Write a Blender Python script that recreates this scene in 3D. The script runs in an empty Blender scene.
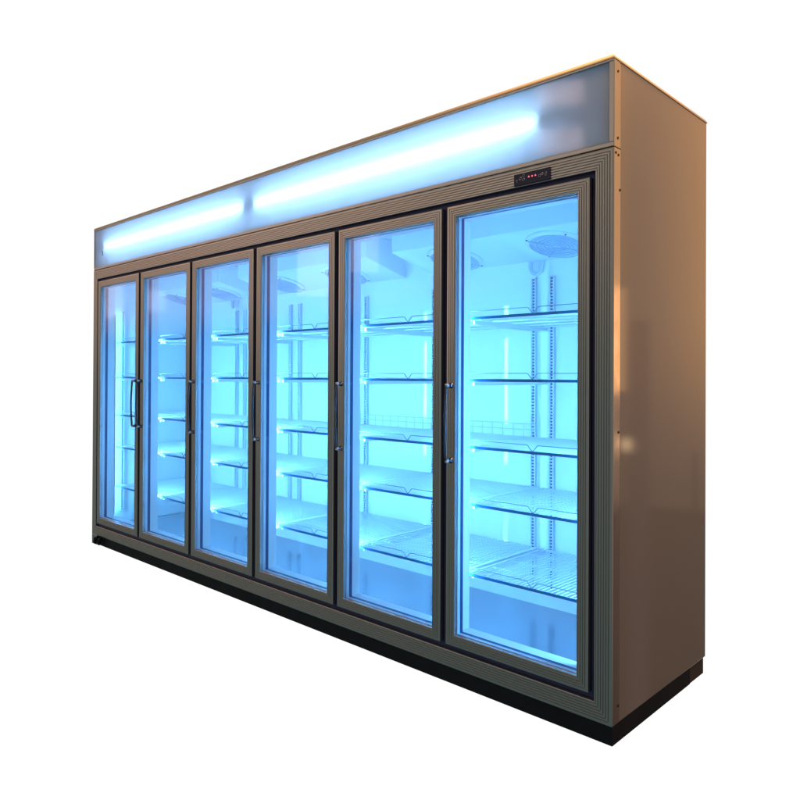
import bpy, math, random
from mathutils import Vector, Matrix
random.seed(4)
S = bpy.context.scene
col = S.collection
R = math.radians

# ------------------------------------------------------------------ materials
def new_mat(name):
    m = bpy.data.materials.new(name); m.use_nodes = True
    nt = m.node_tree
    return m, nt, nt.nodes['Principled BSDF'], nt.nodes['Material Output']

def principled(name, base, rough=.5, metal=0., coat=0., var=.0, scale=30., bump=0., bscale=60.,
               aniso_scale=None, spec=.5, rvar=0.):
    m, nt, b, out = new_mat(name)
    b.inputs['Base Color'].default_value = (*base, 1)
    b.inputs['Roughness'].default_value = rough
    b.inputs['Metallic'].default_value = metal
    b.inputs['Coat Weight'].default_value = coat
    b.inputs['Coat Roughness'].default_value = .08
    b.inputs['Specular IOR Level'].default_value = spec
    tc = nt.nodes.new('ShaderNodeTexCoord')
    mp = nt.nodes.new('ShaderNodeMapping')
    if aniso_scale: mp.inputs['Scale'].default_value = aniso_scale
    nt.links.new(tc.outputs['Object'], mp.inputs['Vector'])
    if var or rvar:
        n = nt.nodes.new('ShaderNodeTexNoise'); n.inputs['Scale'].default_value = scale
        n.inputs['Detail'].default_value = 6
        nt.links.new(mp.outputs[0], n.inputs['Vector'])
        if var:
            mr = nt.nodes.new('ShaderNodeMapRange')
            mr.inputs['From Min'].default_value = .3; mr.inputs['From Max'].default_value = .7
            mr.inputs['To Min'].default_value = 1 - var; mr.inputs['To Max'].default_value = 1 + var
            nt.links.new(n.outputs['Fac'], mr.inputs['Value'])
            mx = nt.nodes.new('ShaderNodeVectorMath'); mx.operation = 'SCALE'
            mx.inputs[0].default_value = base
            nt.links.new(mr.outputs[0], mx.inputs['Scale'])
            nt.links.new(mx.outputs[0], b.inputs['Base Color'])
        if rvar:
            mr = nt.nodes.new('ShaderNodeMapRange')
            mr.inputs['From Min'].default_value = .3; mr.inputs['From Max'].default_value = .7
            mr.inputs['To Min'].default_value = max(.02, rough - rvar); mr.inputs['To Max'].default_value = rough + rvar
            nt.links.new(n.outputs['Fac'], mr.inputs['Value'])
            nt.links.new(mr.outputs[0], b.inputs['Roughness'])
    if bump:
        n2 = nt.nodes.new('ShaderNodeTexNoise'); n2.inputs['Scale'].default_value = bscale
        n2.inputs['Detail'].default_value = 0
        nt.links.new(mp.outputs[0], n2.inputs['Vector'])
        bp = nt.nodes.new('ShaderNodeBump'); bp.inputs['Strength'].default_value = 1.0
        bp.inputs['Distance'].default_value = bump
        nt.links.new(n2.outputs['Fac'], bp.inputs['Height'])
        nt.links.new(bp.outputs[0], b.inputs['Normal'])
    return m

def emitter(name, colr, strength):
    m, nt, b, out = new_mat(name)
    b.inputs['Base Color'].default_value = (.8, .8, .8, 1)
    b.inputs['Emission Color'].default_value = (*colr, 1)
    b.inputs['Emission Strength'].default_value = strength
    return m

M = {}
M['alu'] = principled('anodised_aluminium', (.54, .53, .51), .31, 1.)
M['corner'] = principled('polished_corner_trim', (.72, .62, .52), .13, 1., rvar=.05, scale=14)
M['cap'] = principled('top_cap_trim', (.88, .66, .42), .4, 0.)
M['side'] = principled('side_panel_paint', (.31, .252, .21), .40, 0., coat=1., var=.03, scale=2.2)
M['side'].node_tree.nodes['Principled BSDF'].inputs['Coat Roughness'].default_value = .05
M['shell'] = principled('cabinet_shell_paint', (.40, .36, .32), .45, 0., var=.03, scale=3)
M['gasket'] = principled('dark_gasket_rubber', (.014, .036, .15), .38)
M['plinth'] = principled('black_plinth', (.008, .011, .018), .6, var=.3, scale=12, spec=.25)
M['liner'] = principled('white_liner', (.83, .85, .87), .5, 0., coat=.7, var=.015, scale=2, bump=.0005, bscale=2.5)
M['liner'].node_tree.nodes['Principled BSDF'].inputs['Coat Roughness'].default_value = .035
M['mullion'] = principled('white_mullion', (.90, .91, .92), .35, 0.)
M['deck'] = principled('steel_floor_deck', (.50, .56, .63), .17, .75, var=.04, scale=3, rvar=.06, bump=.001, bscale=3)
M['housing'] = principled('evaporator_housing_paint', (.78, .81, .84), .35)
M['wire'] = principled('white_coated_wire', (.82, .84, .86), .3, 0., coat=.3)
M['guard'] = principled('thin_guard_wire', (.30, .33, .38), .3, .6)
M['upright'] = principled('galvanised_upright', (.66, .71, .76), .4, .1)
M['slot'] = principled('upright_slot_dark', (.07, .10, .15), .6)
M['fan'] = principled('fan_grille_grey', (.78, .81, .85), .4)
M['fanwire'] = principled('fan_wire_grey', (.46, .52, .60), .4)
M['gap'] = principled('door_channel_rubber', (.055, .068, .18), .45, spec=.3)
M['bar'] = principled('blue_shaded_front_bar', (.03, .36, .85), .35)  # blue shade of the unlit wire front put into the base colour
M['hole'] = principled('fan_opening_grey', (.66, .71, .78), .6)
M['handle'] = principled('dark_chrome_handle', (.13, .135, .16), .2, 1.)
M['pad'] = principled('pale_handle_cap', (.62, .80, .95), .25, 0., coat=.5)
M['spacer'] = principled('glass_spacer', (.72, .76, .80), .35, .2)
M['screw'] = principled('screw_steel', (.10, .065, .045), .5, .6)
M['plate'] = principled('controller_plate', (.024, .032, .085), .4, 0., spec=.3)
M['icon'] = principled('controller_icon', (.42, .45, .55), .5)
M['hose'] = principled('drain_hose', (.55, .60, .68), .4)
M['red'] = emitter('red_led_digit', (1., .05, .12), 1.6)
M['led'] = emitter('blue_white_led', (.112, .465, 1.), 106.)
M['led_mid'] = emitter('blue_white_led_bright', (.118, .475, 1.), 134.)
M['led_end'] = emitter('blue_white_led_dim', (.11, .475, 1.), 50.)
M['led_fill'] = emitter('blue_white_led_fill', (.105, .475, 1.), 29.)  # for the added, unseen strips that brighten the mullion sides
M['tube'] = emitter('fluorescent_tube', (.58, .80, 1.), 400.)
M['footbrown'] = principled('rear_foot', (.06, .04, .03), .5)
M['canopy_in'] = principled('canopy_interior', (.27, .31, .38), .7)

def schlick(nt, f0):
    lw = nt.nodes.new('ShaderNodeLayerWeight'); lw.inputs['Blend'].default_value = .5
    p = nt.nodes.new('ShaderNodeMath'); p.operation = 'POWER'; p.inputs[1].default_value = 5
    nt.links.new(lw.outputs['Facing'], p.inputs[0])
    m = nt.nodes.new('ShaderNodeMath'); m.operation = 'MULTIPLY_ADD'
    m.inputs[1].default_value = 1-f0; m.inputs[2].default_value = f0
    nt.links.new(p.outputs[0], m.inputs[0])
    return m.outputs[0]

# door glass: thin clear sheet, light passes, Fresnel reflection of the room
def glass():
    m, nt, b, out = new_mat('door_glass')
    nt.nodes.remove(b)
    tr = nt.nodes.new('ShaderNodeBsdfTransparent'); tr.inputs[0].default_value = (.955, .985, 1, 1)
    gl = nt.nodes.new('ShaderNodeBsdfGlossy'); gl.inputs['Roughness'].default_value = .015
    gl.inputs[0].default_value = (1, 1, 1, 1)
    fr = schlick(nt, .04)
    mx = nt.nodes.new('ShaderNodeMixShader')
    nt.links.new(fr, mx.inputs[0]); nt.links.new(tr.outputs[0], mx.inputs[1])
    nt.links.new(gl.outputs[0], mx.inputs[2]); nt.links.new(mx.outputs[0], out.inputs[0])
    return m
M['glass'] = glass()

# opal acrylic of the canopy: scatters the tubes behind it, glossy skin
def opal():
    m, nt, b, out = new_mat('opal_acrylic')
    nt.nodes.remove(b)
    tl = nt.nodes.new('ShaderNodeBsdfTranslucent'); tl.inputs[0].default_value = (.70, .80, .86, 1)
    df = nt.nodes.new('ShaderNodeBsdfDiffuse'); df.inputs[0].default_value = (.46, .56, .70, 1)
    gl = nt.nodes.new('ShaderNodeBsdfGlossy'); gl.inputs['Roughness'].default_value = .05
    fr = schlick(nt, .04)
    a = nt.nodes.new('ShaderNodeMixShader'); a.inputs[0].default_value = .5
    c = nt.nodes.new('ShaderNodeMixShader')
    nt.links.new(tl.outputs[0], a.inputs[1]); nt.links.new(df.outputs[0], a.inputs[2])
    nt.links.new(fr, c.inputs[0]); nt.links.new(a.outputs[0], c.inputs[1])
    nt.links.new(gl.outputs[0], c.inputs[2]); nt.links.new(c.outputs[0], out.inputs[0])
    return m
M['opal'] = opal()

# ------------------------------------------------------------------ mesh builder
class MB:
    def __init__(s): s.v = []; s.f = []
    def box(s, x0, x1, y0, y1, z0, z1):
        i = len(s.v)
        s.v += [(x0,y0,z0),(x1,y0,z0),(x1,y1,z0),(x0,y1,z0),(x0,y0,z1),(x1,y0,z1),(x1,y1,z1),(x0,y1,z1)]
        for q in ((0,3,2,1),(4,5,6,7),(0,1,5,4),(1,2,6,5),(2,3,7,6),(3,0,4,7)):
            s.f.append([i+k for k in q])
        return s
    def tube(s, path, r, n=8, closed=False, cap=True):
        P = [Vector(p) for p in path]; N = len(P); rings = []
        ref = Vector((0,0,1))
        for k in range(N):
            a = P[(k-1) % N] if (closed or k > 0) else P[k]
            b = P[(k+1) % N] if (closed or k < N-1) else P[k]
            t = (b - a).normalized()
            rf = ref if abs(t.dot(ref)) < .9 else Vector((0,1,0)) if abs(t.y) < .9 else Vector((1,0,0))
            if k and not closed: rf = u_prev
            u = (rf - t*rf.dot(t)).normalized(); w = t.cross(u); u_prev = u
            rr = r[k] if isinstance(r, (list, tuple)) else r
            i = len(s.v)
            s.v += [tuple(P[k] + u*rr*math.cos(2*math.pi*j/n) + w*rr*math.sin(2*math.pi*j/n)) for j in range(n)]
            rings.append(i)
        for k in range(N if closed else N-1):
            a, b = rings[k], rings[(k+1) % N]
            for j in range(n):
                s.f.append([a+j, a+(j+1) % n, b+(j+1) % n, b+j])
        if cap and not closed:
            s.f.append([rings[0]+j for j in reversed(range(n))]); s.f.append([rings[-1]+j for j in range(n)])
        return s
    def frame(s, x0, x1, z0, z1, prof, close=True):
        """mitred picture frame: prof = list of (inset, y); insets grow towards the opening"""
        base = len(s.v); n = len(prof)
        for d, y in prof:
            s.v += [(x0+d,y,z0+d),(x1-d,y,z0+d),(x1-d,y,z1-d),(x0+d,y,z1-d)]
        rng = range(n) if close else range(n-1)
        for k in rng:
            a = base+4*k; b = base+4*((k+1) % n)
            for j in range(4):
                s.f.append([a+j, a+(j+1) % 4, b+(j+1) % 4, b+j])
        return s
    def disc(s, c, r, n=14, axis='y', th=.002):
        i = len(s.v); c = Vector(c)
        e = {'x':(Vector((0,1,0)),Vector((0,0,1)),Vector((1,0,0))),'y':(Vector((1,0,0)),Vector((0,0,1)),Vector((0,-1,0))),'z':(Vector((1,0,0)),Vector((0,1,0)),Vector((0,0,1)))}[axis]
        for off in (0, th):
            s.v += [tuple(c + e[2]*off + e[0]*r*math.cos(2*math.pi*k/n) + e[1]*r*math.sin(2*math.pi*k/n)) for k in range(n)]
        s.f.append([i+k for k in range(n)]); s.f.append([i+n+k for k in range(n)])
        for k in range(n): s.f.append([i+k, i+(k+1) % n, i+n+(k+1) % n, i+n+k])
        return s
    def build(s, name, mat, parent=None, smooth=None, bevel=0., loc=None):
        me = bpy.data.meshes.new(name); me.from_pydata(s.v, [], s.f); me.materials.append(mat)
        import bmesh
        bm = bmesh.new(); bm.from_mesh(me); bmesh.ops.recalc_face_normals(bm, faces=bm.faces); bm.to_mesh(me); bm.free()
        if smooth is not None:
            me.polygons.foreach_set('use_smooth', [True]*len(me.polygons)); me.set_sharp_from_angle(angle=R(smooth))
        o = bpy.data.objects.new(name, me); col.objects.link(o)
        if parent: o.parent = parent
        if loc: o.location = loc
        if bevel:
            b = o.modifiers.new('bevel', 'BEVEL'); b.width = bevel; b.segments = 2; b.limit_method = 'ANGLE'
        return o

# ------------------------------------------------------------------ dimensions (metres)
W, D, H = 3.638, .735, 2.05
ZC = 1.776                 # top of the fluted face frame
ZF = .063                  # bottom of the face frame
G0, PITCH, ND = .065, .585, 6
XM = [G0 + PITCH*k for k in range(7)]
YB = .66                   # inner back wall
FLOOR = .12
CEIL = 1.772
SHELVES = (1.314, 1.086, .840, .628, .372)

fridge = bpy.data.objects.new('display_fridge', None); col.objects.link(fridge)
fridge.empty_display_size = .3
fridge['label'] = 'long six-door glass display fridge with a lit canopy and empty wire shelves in blue light'
fridge['category'] = 'display fridge'

# ------------------------------------------------------------------ shell and liner
MB().box(.013, W-.013, YB+.012, D-.001, ZF, H-.013).build('back_panel', M['shell'], fridge)
MB().box(.004, W-.004, .11, YB+.010, CEIL+.012, 1.80).build('canopy_floor', M['shell'], fridge)
MB().box(.004, W-.004, .045, D-.004, H-.012, H-.003).build('roof_panel', M['shell'], fridge)
MB().box(W-.012, W, .045, D, ZF, H-.010).build('side_panel', M['side'], fridge, bevel=.0015)
MB().box(0, .012, .045, D, ZF, H-.010).build('side_panel', M['side'], fridge, bevel=.0015)
MB().box(.014, W-.014, YB, YB+.010, FLOOR-.02, CEIL+.010).build('back_wall', M['liner'], fridge)
MB().box(.014, .045, .099, YB-.002, FLOOR, CEIL).build('inner_wall', M['liner'], fridge)
MB().box(W-.045, W-.014, .099, YB-.002, FLOOR, CEIL).build('inner_wall', M['liner'], fridge)
MB().box(.014, W-.014, .099, YB-.002, CEIL, CEIL+.010).build('inner_ceiling', M['liner'], fridge)
MB().box(.014, W-.014, .099, YB-.002, FLOOR-.02, FLOOR-.001).build('floor_deck', M['deck'], fridge)

# opening frame and mullions (white, lit from inside) with dark front
mf = MB()
mf.box(.014, G0+.038, .044, .097, .10, 1.80); mf.box(W-G0-.038, W-.014, .044, .097, .10, 1.80)
mf.box(G0+.038, W-G0-.038, .044, .097, .10, .180); mf.box(G0+.038, W-G0-.038, .044, .097, 1.662, 1.80)
mf.build('opening_frame', M['mullion'], fridge)
for k in range(1, 6):
    MB().box(XM[k]-.043, XM[k]+.043, .044, .097, .180, 1.662).build('mullion', M['mullion'], fridge, bevel=.004)
mb = MB().box(.05, W-.05, .030, .043, .10, .145).box(.05, W-.05, .030, .043, 1.695, 1.75)
for k in range(7): mb.box(XM[k]-.02, XM[k]+.02, .030, .0425, .145, 1.695)
for k in range(7):
    a = XM[k]-.0115 if k else .0585; b = XM[k]+.0115 if k < 6 else W-.0585
    mb.box(a, b, .015, .0295, .1405, 1.7015)
mb.box(.0585, W-.0585, .015, .0295, .1215, .1404).box(.0585, W-.0585, .015, .0295, 1.7016, 1.7175)
mb.build('door_channel', M['gap'], fridge)

# ------------------------------------------------------------------ fluted face frame
def flutes(width, n, yo, depth, back):
    """outer edge -> inner edge profile with n rounded ridges"""
    p = [(0, back), (0, yo+.001), (.0015, yo)]
    a, b = .004, width-.004
    for k in range(n):
        w = (b-a)/n; s0 = a+k*w
        p += [(s0, yo), (s0+w*.08, yo-depth*.7), (s0+w*.35, yo-depth), (s0+w*.60, yo-depth*.7), (s0+w*.68, yo), (s0+w*.72, yo+depth*2.2), (s0+w*.96, yo+depth*2.2)]
    p += [(b, yo), (width-.0015, yo), (width, yo+.001), (width, back)]
    return p
ff = MB().frame(0, W, ZF, ZC, flutes(.058, 6, -.001, .0011, .042))
ff.build('face_frame', M['alu'], fridge, smooth=35)

# ------------------------------------------------------------------ canopy light box
can = MB()
can.box(.0, W, .0, .040, 1.780, 1.793)                       # lower rail
can.box(.0, W, -.001, .040, 2.033, H-.0100)                    # upper rail
can.box(W-.014, W, -.0005, .040, 1.793, 2.033)               # right end rail
can.box(.0, .004, -.0005, .040, 1.793, 2.033)
canopy = can.build('light_canopy', M['alu'], fridge, bevel=.0012)
MB().box(.004, W-.014, .004, .008, 1.793, 2.033).build('canopy_panel', M['opal'], canopy)
MB().box(.014, W-.014, .105, .110, 1.79, 2.036).box(.004, .013, .010, .11, 1.80, 2.03).box(W-.027, W-.0145, .042, .11, 1.79, 2.03).build('canopy_backing', M['canopy_in'], canopy)
for a, b in ((.145, 1.700), (1.800, 3.365)):
    zc = 1.918
    t = MB().tube([(a, .036, zc), (b, .036, zc)], .018, 14).build('fluorescent_tube', M['tube'], canopy, smooth=40)
    for q in (a-.016, b+.016):
        MB().tube([(q-.015, .036, zc), (q+.015, .036, zc)], .0185, 12).build('tube_cap', M['canopy_in'], t, smooth=40)
MB().tube([(.118, .002, 1.895), (.124, .002, 1.890), (.130, .002, 1.876), (.131, .0025, 1.862)], .0018, 6).build('cable', M['plate'], canopy)
# top cap: thin bright lip along front and side
cap = MB()                                   # chamfered lip round the top: outer foot, outer edge, chamfer top
zl, zm, zt = H-.0095, H-.0050, H+.0035
ring = [[(-.0015,-.0024),(W+.0022,-.0024),(W+.0022,D+.002),(-.0015,D+.002)],
        [(-.0015,-.0024),(W+.0022,-.0024),(W+.0022,D+.002),(-.0015,D+.002)],
        [(.003,.0028),(W-.0030,.0028),(W-.0030,D-.003),(.003,D-.003)],
        [(.002,.0005),(W-.0008,.0005),(W-.0008,D-.002),(.002,D-.002)]]
for pts, z in zip((ring[3], ring[0], ring[1], ring[2]), (zl, zl, zm, zt)):
    cap.v += [(x, y, z) for x, y in pts]
for k in range(3):
    for j in range(4): cap.f.append([4*k+j, 4*k+(j+1) % 4, 4*k+4+(j+1) % 4, 4*k+4+j])
cap.f.append([12, 13, 14, 15])
cap.build('top_cap', M['cap'], fridge)

# side corner trims: upper (canopy) and lower (frame)
def corner(z0, z1, screws, x=W, sgn=1):
    xx = (x-.006, x+.0012) if sgn > 0 else (x-.0012, x+.006)
    c = MB().box(xx[0], xx[1], .0015, .0435, z0, z1).build('corner_trim', M['corner'], fridge, bevel=.001)
    if sgn > 0:
        for y, z in screws:
            MB().disc((x+.0012, y, z), .0042, 12, 'x', .0014).build('screw', M['screw'], c)
corner(1.7795, H-.014, ((.025, 2.008), (.024, 1.808)))
corner(ZF+.002, 1.7765, ((.012, 1.762), (.028, 1.758), (.038, 1.655), (.034, .93), (.036, .115)))
corner(ZF+.002, H-.014, (), 0, -1)

# ------------------------------------------------------------------ controller on the top rail
cx0, cx1, cz0, cz1 = 3.289, 3.425, 1.7205, 1.7595
ctl = MB().box(cx0, cx1, -.006, .001, cz0, cz1).build('controller', M['plate'], fridge, bevel=.0012)
yk = -.0066
dg = MB()
seg = {'a':(0,1,1,1),'b':(1,.5,1,1),'c':(1,0,1,.5),'d':(0,0,1,0),'e':(0,0,0,.5),'f':(0,.5,0,1),'g':(0,.5,1,.5)}
for i in range(3):                       # three small glowing red marks
    ox = cx0+.055+i*.0125; oz = 1.7415
    dg.box(ox, ox+.0055, yk, yk+.001, oz-.0006, oz+.0010)
    dg.box(ox+.0012, ox+.0045, yk, yk+.001, oz+.0024, oz+.0040)
    dg.box(ox+.0035, ox+.0048, yk, yk+.001, oz+.0012, oz+.0022)
dg.build('digit_display', M['red'], ctl)
def ring(x, z, r):
    MB().tube([(x+r*math.cos(2*math.pi*k/12), yk+.0006, z+r*math.sin(2*math.pi*k/12)) for k in range(12)], .0008, 5, closed=True).build('button_icon', M['icon'], ctl)
for x, z, r in ((.038, 1.7505, .0042), (.038, 1.7375, .0042), (.026, 1.7425, .0042), (.098, 1.7385, .0040), (.108, 1.7430, .0035)):
    ring(cx0+x, z, r)
MB().box(cx0+.0115, cx0+.0127, yk, yk+.001, 1.7315, 1.7395).box(cx0+.0095, cx0+.0147, yk, yk+.001, 1.7394, 1.7408).build('arrow_icon', M['icon'], ctl)
z5 = MB().box(cx0+.118, cx0+.1245, yk, yk+.001, 1.7455, 1.7466).box(cx0+.118, cx0+.1245, yk, yk+.001, 1.7350, 1.7361)
z5.box(cx0+.1234, cx0+.1245, yk, yk+.001, 1.7412, 1.7456).box(cx0+.118, cx0+.1191, yk, yk+.001, 1.7360, 1.7403).box(cx0+.118, cx0+.1245, yk, yk+.001, 1.7402, 1.7413)
z5.build('button_icon', M['icon'], ctl)

# ------------------------------------------------------------------ doors (one built, five copied)
HW = .2795
DZ0, DZ1 = .142, 1.700
def make_handle(parent, sx):
    zt, zb = 1.075, .785
    path = []
    for k in range(15):
        t = k/14; z = zb + .012 + (zt-zb-.024)*t
        path.append((sx, -.030 - .006*math.sin(math.pi*t), z))
    h = MB().tube(path, .0055, 8).build('handle', M['handle'], parent, smooth=50)
    for z in (zt-.012, zb+.012):
        MB().tube([(sx, -.0045, z), (sx, -.009, z), (sx, -.020, z)], [.011, .008, .007], 10).build('handle_foot', M['handle'], h, smooth=50)
        MB().tube([(sx, -.0205, z), (sx, -.023, z), (sx, -.031, z), (sx, -.034, z)], [.006, .0075, .007, .004], 12).build('handle_pad', M['pad'], h, smooth=50)
    return h
def make_door():
    prof = flutes(.039, 4, -.004, .0010, .026)
    d = MB().frame(-HW, HW, DZ0, DZ1, prof).build('door', M['alu'], fridge, smooth=35)
    s = .0392
    MB().frame(-HW+s, HW-s, DZ0+s, DZ1-s, [(0, .012), (.0015, .012), (.0015, .027), (0, .027)]).build('glass_spacer', M['spacer'], d)
    MB().box(-HW+s, HW-s, .006, .011, DZ0+s, DZ1-s).build('glass_pane', M['glass'], d)
    MB().frame(-HW+.012, HW-.012, DZ0+.012, DZ1-.012, [(0, .0275), (.0285, .0275), (.0285, .0435), (0, .0435)]).build('gasket', M['gasket'], d)
    return d
door0 = make_door()
door0.location = ((XM[5]+XM[6])/2, 0, 0)
h_l = make_handle(door0, -HW+.021)
def copy_tree(o, parent, skip=()):
    c = o.copy(); col.objects.link(c); c.parent = parent
    for ch in o.children:
        if ch not in skip: copy_tree(ch, c)
    return c
for k in range(5):
    d = copy_tree(door0, fridge, skip=(h_l,) if k == 0 else ())
    d.location = ((XM[k]+XM[k+1])/2, 0, 0)
    if k == 0: make_handle(d, HW-.021)

# ------------------------------------------------------------------ LED bars behind the mullions
for k in range(7):
    if k == 6:            # unseen end bar, set on the right inner wall to brighten the last mullion
        b = MB().box(W-.0490, W-.0455, .100, .136, .19, 1.49).build('light_bar', M['mullion'], fridge)
        MB().box(W-.0515, W-.0495, .105, .131, .20, 1.48).build('light_strip', M['led'], b)
        continue
    x = XM[k] if k else XM[k]+.03
    b = MB().box(x-.016, x+.016, .0975, .101, .19, 1.49).build('light_bar', M['mullion'], fridge)
    MB().box(x-.011, x+.011, .1015, .1035, .20, 1.48).build('light_strip', M['led_end' if k == 0 else 'led_mid' if k < 5 else 'led'], b)
    if k:                 # unseen second bar, added on the mullion's side to brighten the neighbouring mullion
        b = MB().box(x-.0465, x-.0435, .076, .095, .19, 1.49).build('light_bar', M['mullion'], fridge)
        MB().box(x-.0490, x-.0470, .079, .092, .20, 1.48).build('light_strip', M['led_fill'], b)

# ------------------------------------------------------------------ wire shelves
def make_shelf():
    hw = PITCH/2 - .014; y0, y1 = .125, .635
    m = MB()
    nw = 31
    for i in range(nw):
        x = -hw + .006 + (2*hw-.012)*i/(nw-1)
        m.tube([(x, y0-.004, -.001), (x, y1, -.001)], .0021, 5, cap=True)
    for y in (y0+.012, y0+.14, y0+.27, y0+.40, y1-.004):
        m.tube([(-hw, y, -.0065), (hw, y, -.0065)], .0034, 6)
    for x in (-hw, hw):
        m.tube([(x, y0, -.004), (x, y1, -.004)], .0045, 6)
    s = m.build('wire_shelf', M['wire'], fridge, smooth=50)
    g = MB(); h = .021
    for sg in (-1, 1):
        pts = [(-hw+.002, 0), (-hw+.002, h*.55), (-hw+.006, h*.85), (-hw+.016, h), (-.026, h), (-.019, h*.93), (-.009, h*.35), (-.001, 0)]
        g.tube([(sg*px, y0-.004, pz) for px, pz in pts], .0015, 6)
    g.build('guard_wire', M['guard'], s, smooth=60)
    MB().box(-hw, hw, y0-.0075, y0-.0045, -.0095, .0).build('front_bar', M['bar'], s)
    for x in (-hw+.006, hw-.006):
        MB().box(x-.004, x+.004, y0+.02, y1+.012, -.024, -.0105).build('shelf_bracket', M['wire'], s)
    return s
sh0 = make_shelf(); sh0.location = ((XM[5]+XM[6])/2, 0, SHELVES[0])
rear_rails = []
for k in range(6):
    for j, z in enumerate(SHELVES):
        if k == 5 and j == 0: continue
        s = copy_tree(sh0, fridge)
        s.location = ((XM[k]+XM[k+1])/2, random.uniform(-.004, .004), z + random.uniform(-.0015, .0015))
        if j == 2 and k in (4, 3): rear_rails.append(s)
for s in rear_rails:            # low wire back rail standing on two shelves
    hw = PITCH/2 - .016; r = MB()
    for z in (.055, .030): r.tube([(-hw, .62, z), (hw, .62, z)], .0018, 6)
    for i in range(11):
        x = -hw + 2*hw*i/10; r.tube([(x, .62, .001), (x, .62, .055)], .0014, 5)
    r.build('back_rail', M['hose'], s, smooth=60)

# ------------------------------------------------------------------ slotted uprights on the back wall
def make_upright():
    m = MB(); w = .0115; z0, z1 = .20, 1.522
    m.box(-w, -w+.005, YB-.016, YB-.0005, z0, z1); m.box(w-.005, w, YB-.016, YB-.0005, z0, z1)
    n = 100
    for i in range(n+1):
        z = z0 + (z1-z0-.005)*i/n
        m.box(-w+.005, w-.005, YB-.0155, YB-.0130, z, z+.005)
    u = m.build('shelf_upright', M['upright'], fridge)
    MB().box(-w+.005, w-.005, YB-.006, YB-.0008, z0+.001, z1-.001).build('slot_channel', M['slot'], u)
    return u
u0 = make_upright(); ups = [2.990 - .568*(5-k) + s for k in range(6) for s in (-.045, .045)]
ups = [x for x in ups if .05 < x < W-.05]
u0.location = (ups[0], 0, 0)
for x in ups[1:]:
    copy_tree(u0, fridge).location = (x, 0, 0)
side_up = copy_tree(u0, fridge); side_up.rotation_euler = (0, 0, R(90)); side_up.location = (.0457+YB, .172, 0)

# ------------------------------------------------------------------ evaporator housings with fan grilles
HY0, HZ0, HY1, HZ1 = .38, 1.665, YB-.001, 1.594
slope = math.atan2(HZ0-HZ1, HY1-HY0)
def housing(x0, x1, fans):
    m = MB(); i = 0
    for x in (x0, x1):
        m.v += [(x,HY0,HZ0),(x,HY1,HZ1),(x,HY1,CEIL-.001),(x,HY0,CEIL-.001)]
    m.f += [[0,1,2,3],[4,5,6,7],[0,4,5,1],[1,5,6,2],[2,6,7,3],[3,7,4,0]]
    h = m.build('evaporator_housing', M['housing'], fridge, bevel=.003)
    for fx in fans:
        c = Vector((fx, .525, HZ0 + (HZ1-HZ0)*(.525-HY0)/(HY1-HY0)))
        rot = Matrix.Rotation(-slope, 4, 'X')
        tr = Matrix.Translation(c) @ rot
        f = MB(); n = 40                      # flange ring, hanging below the plate
        prof = [(.128, 0), (.128, -.006), (.121, -.011), (.108, -.012), (.106, -.004)]
        for r, z in prof:
            f.v += [(r*math.cos(2*math.pi*k/n), r*math.sin(2*math.pi*k/n), z) for k in range(n)]
        for p in range(len(prof)-1):
            for k in range(n): f.f.append([p*n+k, p*n+(k+1) % n, (p+1)*n+(k+1) % n, (p+1)*n+k])
        fo = f.build('fan', M['fan'], h, smooth=40); fo.matrix_local = tr
        MB().disc((0, 0, -.004), .1065, 36, 'z', .0015).build('fan_opening', M['hole'], fo)
        g = MB()
        for r in (.020, .035, .050, .065, .080, .095, .109):
            g.tube([(r*math.cos(2*math.pi*k/32), r*math.sin(2*math.pi*k/32), -.0135) for k in range(32)], .0021, 5, closed=True)
        for k in range(4):
            a = R(45+90*k); g.tube([(.018*math.cos(a), .018*math.sin(a), -.0135), (.118*math.cos(a), .118*math.sin(a), -.0135)], .0024, 5)
        g.build('fan_grille', M['fanwire'], fo, smooth=60)
        sc = MB()
        for k in range(4):
            a = R(45+90*k); sc.disc((.124*math.cos(a), .124*math.sin(a), -.0125), .004, 8, 'z', .002)
        sc.build('screw', M['screw'], fo)
    # drain hose below, on the back wall
    hx = x0 + .63
    hp = [(hx-.045, YB-.02, HZ1-.004), (hx-.045, YB-.022, 1.562), (hx-.035, YB-.024, 1.542), (hx-.010, YB-.024, 1.533), (hx+.010, YB-.022, 1.545), (hx+.013, YB-.02, HZ1-.004)]
    MB().tube(hp, .008, 8).build('drain_hose', M['hose'], h, smooth=60)
housing(2.350, 3.420, (2.610, 3.135))
housing(1.090, 2.180, (1.335, 1.875))
housing(.050, .890, (.190, .690))

# ------------------------------------------------------------------ plinth, feet, corner bracket
MB().box(.075, W-.004, .010, .60, .001, ZF-.001).build('plinth', M['plinth'], fridge)
MB().box(W-.16, W-.006, .601, D-.004, .001, ZF-.001).build('rear_foot', M['footbrown'], fridge)
MB().box(.0, .074, -.0012, .05, .001, ZF-.0005).build('corner_bracket', M['alu'], fridge, bevel=.002)
for x in (.072, .128):
    f = MB().tube([(x, -.006, .012), (x+.002, -.012, .026), (x+.012, -.012, .046), (x+.026, -.006, .050)], [.009, .012, .013, .009], 10)
    f.build('levelling_foot', M['plinth'], fridge, smooth=60)

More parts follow.
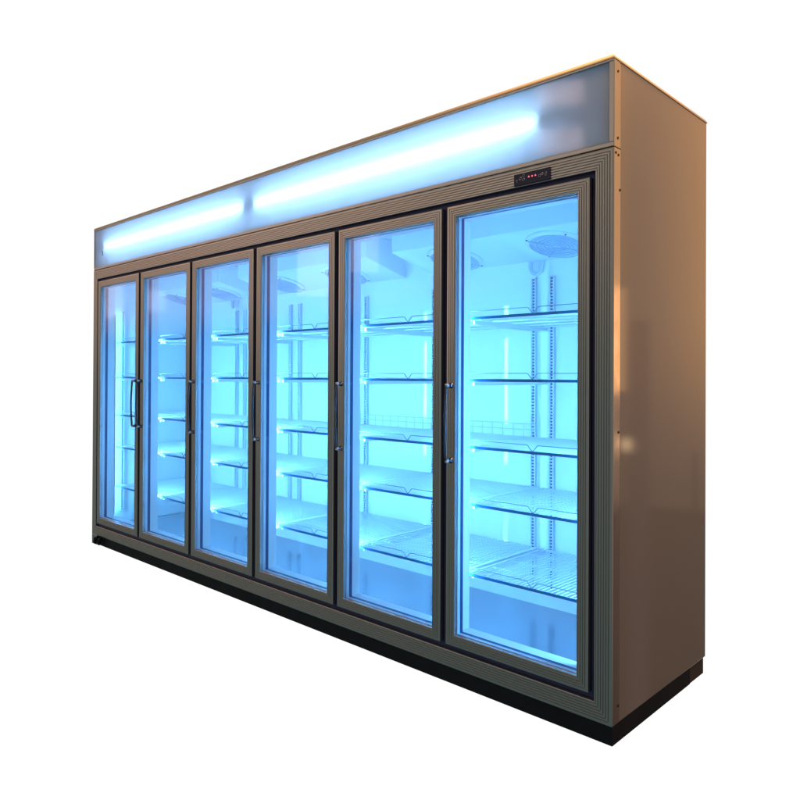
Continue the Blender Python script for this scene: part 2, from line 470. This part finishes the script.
# ------------------------------------------------------------------ camera (solved from the photograph's vanishing points)
yaw, pitch, roll = .7611, .0051, .0047
cpos = Vector((4.6091, -1.9315, 1.0916))
fw = Vector((-math.sin(yaw)*math.cos(pitch), math.cos(yaw)*math.cos(pitch), math.sin(pitch)))
rt = Vector((math.cos(yaw), math.sin(yaw), 0)); up = rt.cross(fw)
r2 = rt*math.cos(roll) + up*math.sin(roll); u2 = -rt*math.sin(roll) + up*math.cos(roll)
cam = bpy.data.cameras.new('camera'); co = bpy.data.objects.new('camera', cam); col.objects.link(co)
co.matrix_world = Matrix(((r2.x,u2.x,-fw.x,cpos.x),(r2.y,u2.y,-fw.y,cpos.y),(r2.z,u2.z,-fw.z,cpos.z),(0,0,0,1)))
cam.sensor_width = 36; cam.lens = 36*700.42/800; cam.shift_y = -(400-373.61)/800
cam.clip_end = 200; cam.clip_start = .05
S.camera = co

# ------------------------------------------------------------------ world: bright white studio backdrop behind the fridge, dim warm room in front
w = bpy.data.worlds.new('World'); S.world = w; w.use_nodes = True
nt = w.node_tree; N = nt.nodes; L = nt.links
bg = N['Background']
tc = N.new('ShaderNodeTexCoord'); sp = N.new('ShaderNodeSeparateXYZ'); L.new(tc.outputs['Generated'], sp.inputs[0])
def mth(op, a, b=None, clamp=False):
    n = N.new('ShaderNodeMath'); n.operation = op; n.use_clamp = clamp
    for i, v in enumerate((a, b)):
        if v is None: continue
        if isinstance(v, (int, float)): n.inputs[i].default_value = v
        else: L.new(v, n.inputs[i])
    return n.outputs[0]
def step(v, e0, e1):
    n = N.new('ShaderNodeMapRange'); n.interpolation_type = 'SMOOTHSTEP'
    n.inputs['From Min'].default_value = e0; n.inputs['From Max'].default_value = e1
    L.new(v, n.inputs['Value']); return n.outputs[0]
az = mth('MULTIPLY', mth('ARCTAN2', sp.outputs[0], sp.outputs[1]), 180/math.pi)      # 0 = behind the fridge (+y), 90 = to its right
el = mth('MULTIPLY', mth('ARCSINE', sp.outputs[2]), 180/math.pi)
def mixc(fac, a, b):
    n = N.new('ShaderNodeMix'); n.data_type = 'RGBA'
    L.new(fac, n.inputs['Factor'])
    for i, v in ((6, a), (7, b)):
        if isinstance(v, tuple): n.inputs[i].default_value = (*v, 1)
        else: L.new(v, n.inputs[i])
    return n.outputs[2]
def patch(a0, a1, e0, e1, sa=1., se=1.):
    m = mth('MULTIPLY', step(az, a0-sa, a0+sa), mth('SUBTRACT', 1., step(az, a1-sa, a1+sa)))
    n = mth('MULTIPLY', step(el, e0-se, e0+se), mth('SUBTRACT', 1., step(el, e1-se, e1+se)))
    return mth('MULTIPLY', m, n)
c = mixc(step(el, -30, -4), (.085, .125, .125), (.11, .155, .155))
edge = mth('ADD', el, mth('MULTIPLY', mth('ADD', az, 148.), .10))        # top of a dark partition across the room
facing = mth('MULTIPLY', step(az, -168, -150), mth('SUBTRACT', 1., step(az, -108, -96)))
c = mixc(mth('MULTIPLY', step(edge, 5.6, 8.4), mth('ADD', mth('MULTIPLY', facing, .78), .22)), c, mixc(step(az, -150, -130), (.34, .315, .26), (.84, .52, .38)))
c = mixc(step(el, 26, 42), c, (.12, .09, .07))
right = mth('MULTIPLY', step(az, -20, 0), mth('SUBTRACT', 1., step(az, 60, 85)))
wall = mixc(step(az, 18.5, 25), (1.25, .64, .27), (.40, .29, .23))        # warm wall to the right, fading towards the aisle
low = mixc(step(el, -34, -12), (.035, .026, .024), (.10, .07, .06))       # the floor in front of it
c = mixc(right, c, mixc(step(el, -10.2, -9.4), low, mixc(step(el, -9, 6), (.26, .18, .14), wall)))
for (a0, a1, e0, e1, s, v) in (
        (25.75, 32, 7, 34, .3, (.75, .42, .20)),             # warm wall to the right
        (25.75, 33, -1, 7, .25, (2.0, 1.05, .48)),  # the warm lit doorway
        (24.0, 25.5, -40, 4.5, .25, (.16, .11, .12)),        # someone standing there
        (25.4, 26.0, -5.6, -4.7, .5, (5, 3.3, 1.8)),
        (20.6, 20.9, -11.5, -5.5, .06, (.08, .06, .05)),         # thin dark cable, unseen, mirrored in the side panel
        (-151.0, -147.4, 20.8, 22.5, .25, (5.5, 3.5, 3.0)),
        (-151.0, -147.4, 17.4, 19.2, .25, (5.0, 3.2, 2.8)),
        (-131.3, -128.0, 6.5, 11, .15, (2.4, 1.9, 1.9)),
        (-134.6, -132.3, 8.5, 13, .15, (2.0, 1.6, 1.6)),
        (-117.9, -116.3, 5.0, 6.6, .3, (1.5, 1.2, 1.2)),
        (-114.8, -113.6, 4.4, 7.0, .3, (1.5, 1.2, 1.2)),
        (-114.2, -113.2, 25, 38, .8, (4, 2.9, 1.2)),    # three distant bulbs
        (-122.5, -121.4, 25, 38, .8, (4, 2.9, 1.2)),
        (-132.4, -131.4, 25, 38, .8, (4, 2.9, 1.2)),
        ):
    c = mixc(patch(a0, a1, e0, e1, s, s), c, v)
# white backdrop: a 100 degree cone round the viewing direction, behind the front plane only
dv = N.new('ShaderNodeVectorMath'); dv.operation = 'DOT_PRODUCT'
L.new(tc.outputs['Generated'], dv.inputs[0]); dv.inputs[1].default_value = (-.69, .724, 0)
wm = mth('MULTIPLY', step(dv.outputs['Value'], .63, .65), step(sp.outputs[1], .02, .04))
c = mixc(wm, c, (1.05, 1.05, 1.05))
L.new(c, bg.inputs['Color']); bg.inputs['Strength'].default_value = 1.

# ------------------------------------------------------------------ lamps
def area(name, loc, target, size, power, colr, sy=None, spread=180):
    l = bpy.data.lights.new(name, 'AREA'); l.energy = power; l.color = colr; l.size = size; l.spread = R(spread)
    if sy: l.shape = 'RECTANGLE'; l.size_y = sy
    o = bpy.data.objects.new(name, l); col.objects.link(o); o.location = loc
    o.rotation_euler = (Vector(target)-Vector(loc)).to_track_quat('-Z', 'Y').to_euler()
    return o
area('warm_lamp', (4.7, 1.0, 2.8), (3.64, .5, 1.8), .6, 6.5, (1., .52, .26))
area('warm_lamp', (3.74, -.12, 2.85), (3.6, .02, 2.05), .25, 8.5, (1., .56, .27), spread=120)

# ------------------------------------------------------------------ render settings
S.view_settings.view_transform = 'Standard'; S.view_settings.look = 'None'
S.view_settings.exposure = 0; S.view_settings.gamma = 1
S.render.engine = 'CYCLES'
cy = S.cycles
cy.max_bounces = 14; cy.diffuse_bounces = 7; cy.glossy_bounces = 5; cy.transparent_max_bounces = 32
cy.use_denoising = True; cy.sample_clamp_indirect = 8; cy.caustics_reflective = False; cy.caustics_refractive = False
